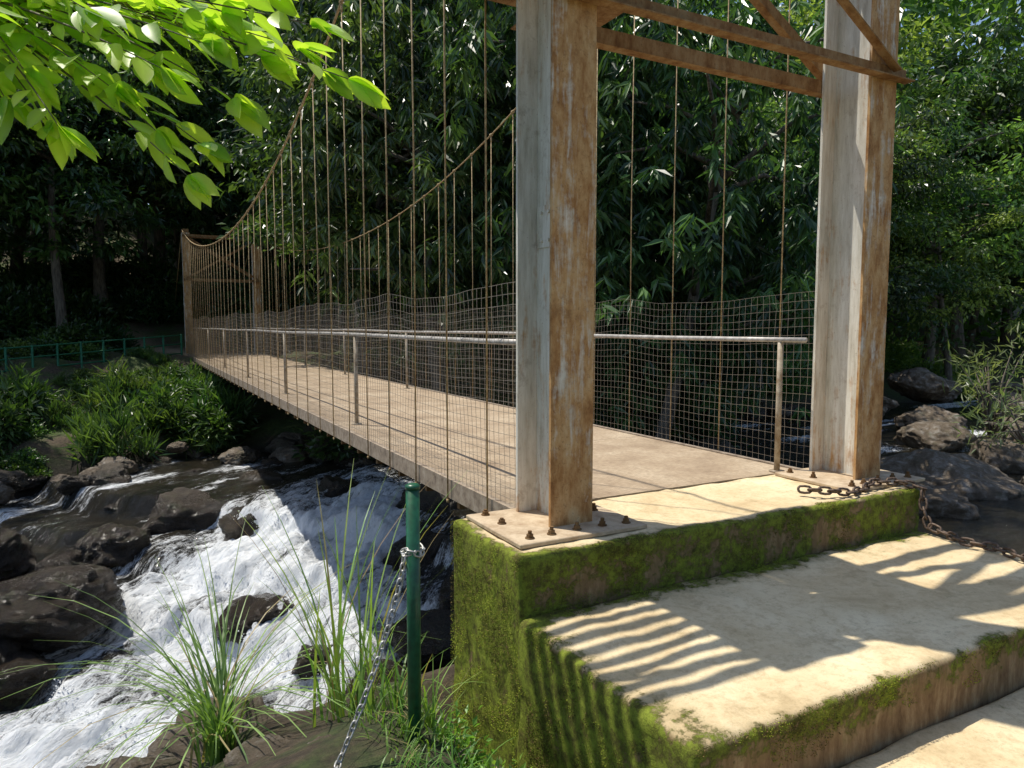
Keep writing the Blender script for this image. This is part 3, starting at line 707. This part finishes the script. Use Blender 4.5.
for (f,r_,z) in tips:
    e=loc(f,r_,z);md=start.lerp(e,.5)+Vector((0,0,.06+.1*rng.random()))
    P=[start*(1-s)**2+md*(2*s*(1-s))+e*s*s for s in np.linspace(0,1,14)]
    m.tube(P,[.007-.0055*i/13 for i in range(14)],5)
    for i in range(4,14):
        tg=(P[i]-P[i-1]).normalized()
        for sd in(-1,1):
            if rng.random()<.2:continue
            s_=tg.cross(Vector((0,0,1))).normalized()*sd
            d=tg*rng.uniform(.5,1.1)+s_*rng.uniform(.4,1.0)+Vector((0,0,rng.uniform(-.6,.25)))
            LB.append(P[i]+Vector(rng.normal(size=3)*.008));LD.append(d);LL.append(rng.uniform(.085,.15))
    for k in range(4):
        LB.append(e);LD.append(P[-1]-P[-3]+Vector(rng.normal(size=3)*.05)+Vector((0,0,-.02)));LL.append(rng.uniform(.10,.155))
obj('trunk',m.mesh('trunk',M_bark,True),OT)
V=[];F=[];C=[]
prof=[(0,.02),(.08,.42),(.22,.85),(.42,1.0),(.62,.90),(.8,.58),(.91,.26),(1,.0)]
for b,d,l in zip(LB,LD,LL):
    d=Vector(d).normalized();s_=d.cross(Vector((0,0,1))+Vector(rng.normal(size=3)*.6)).normalized();u=s_.cross(d).normalized()
    w=l*rng.uniform(.19,.25);o=len(V);cv=rng.uniform(.02,.22);t_=rng.uniform(0,1);c=np.array([.12,.24,.035])*(1-t_)+np.array([.29,.42,.065])*t_
    for (s,p) in prof:
        c0=b+d*(l*s)-u*(l*cv*s*s)
        V+= [c0+s_*(w*p)+u*(w*p*.3),c0,c0-s_*(w*p)+u*(w*p*.3)];C+=[c,c*1.25,c]
    for i in range(len(prof)-1):
        q=o+i*3;F+=[(q,q+1,q+4,q+3),(q+1,q+2,q+5,q+4)]
obj('foliage',mesh_arrays('foliage',np.array(V),np.array(F),M_leafn,col=np.array(C),smooth=True),OT,label='pointed lime green leaves lit by the sun')
n=2500;cc=np.array([[-3,.8,6.5],[-2.2,.2,7.4],[-3.4,-.2,7.0],[-3.8,1.2,7.6],[-2.6,-.6,6.6]]);ci=rng.integers(len(cc),size=n)
B=cc[ci]+rng.normal(size=(n,3))*np.array([.6,.6,.4]);D=rng.normal(size=(n,3));D[:,2]-=.4
obj('crown',leafset('crown',B,D,rng.uniform(.12,.2,n),rng.uniform(.05,.08,n),colmix(n,(.05,.1,.02),(.14,.24,.04),rng.random(n)),M_leafn),OT)
# ------------------------------------------------------------------ light
s=Vector((-.25,.35,1)).normalized()
W=bpy.data.worlds.new('World');SC.world=W;W.use_nodes=True;nt=W.node_tree;nt.nodes.clear()
sk=nt.nodes.new('ShaderNodeTexSky');sk.sky_type='NISHITA';sk.sun_disc=False;sk.sun_elevation=math.asin(s.z);sk.sun_rotation=math.atan2(s.x,s.y)
bg=nt.nodes.new('ShaderNodeBackground');bg.inputs[1].default_value=.15;wo=nt.nodes.new('ShaderNodeOutputWorld')
nt.links.new(sk.outputs[0],bg.inputs[0]);nt.links.new(bg.outputs[0],wo.inputs[0])
L=bpy.data.lights.new('sun','SUN');L.energy=5;L.angle=math.radians(.5);L.color=(1,.94,.83)
lo=bpy.data.objects.new('sun',L);COL.objects.link(lo);lo.rotation_euler=s.to_track_quat('Z','Y').to_euler();lo.location=(0,0,30)
SC.view_settings.view_transform='Standard';SC.view_settings.look='None';SC.view_settings.exposure=0
cam=bpy.data.cameras.new('camera');cam.sensor_width=36;cam.lens=25.1;cam.clip_start=.05;cam.clip_end=600
co_=bpy.data.objects.new('camera',cam);COL.objects.link(co_);co_.location=(0,0,1.15)
co_.rotation_euler=(math.radians(90-4.7),0,-yaw);SC.camera=co_
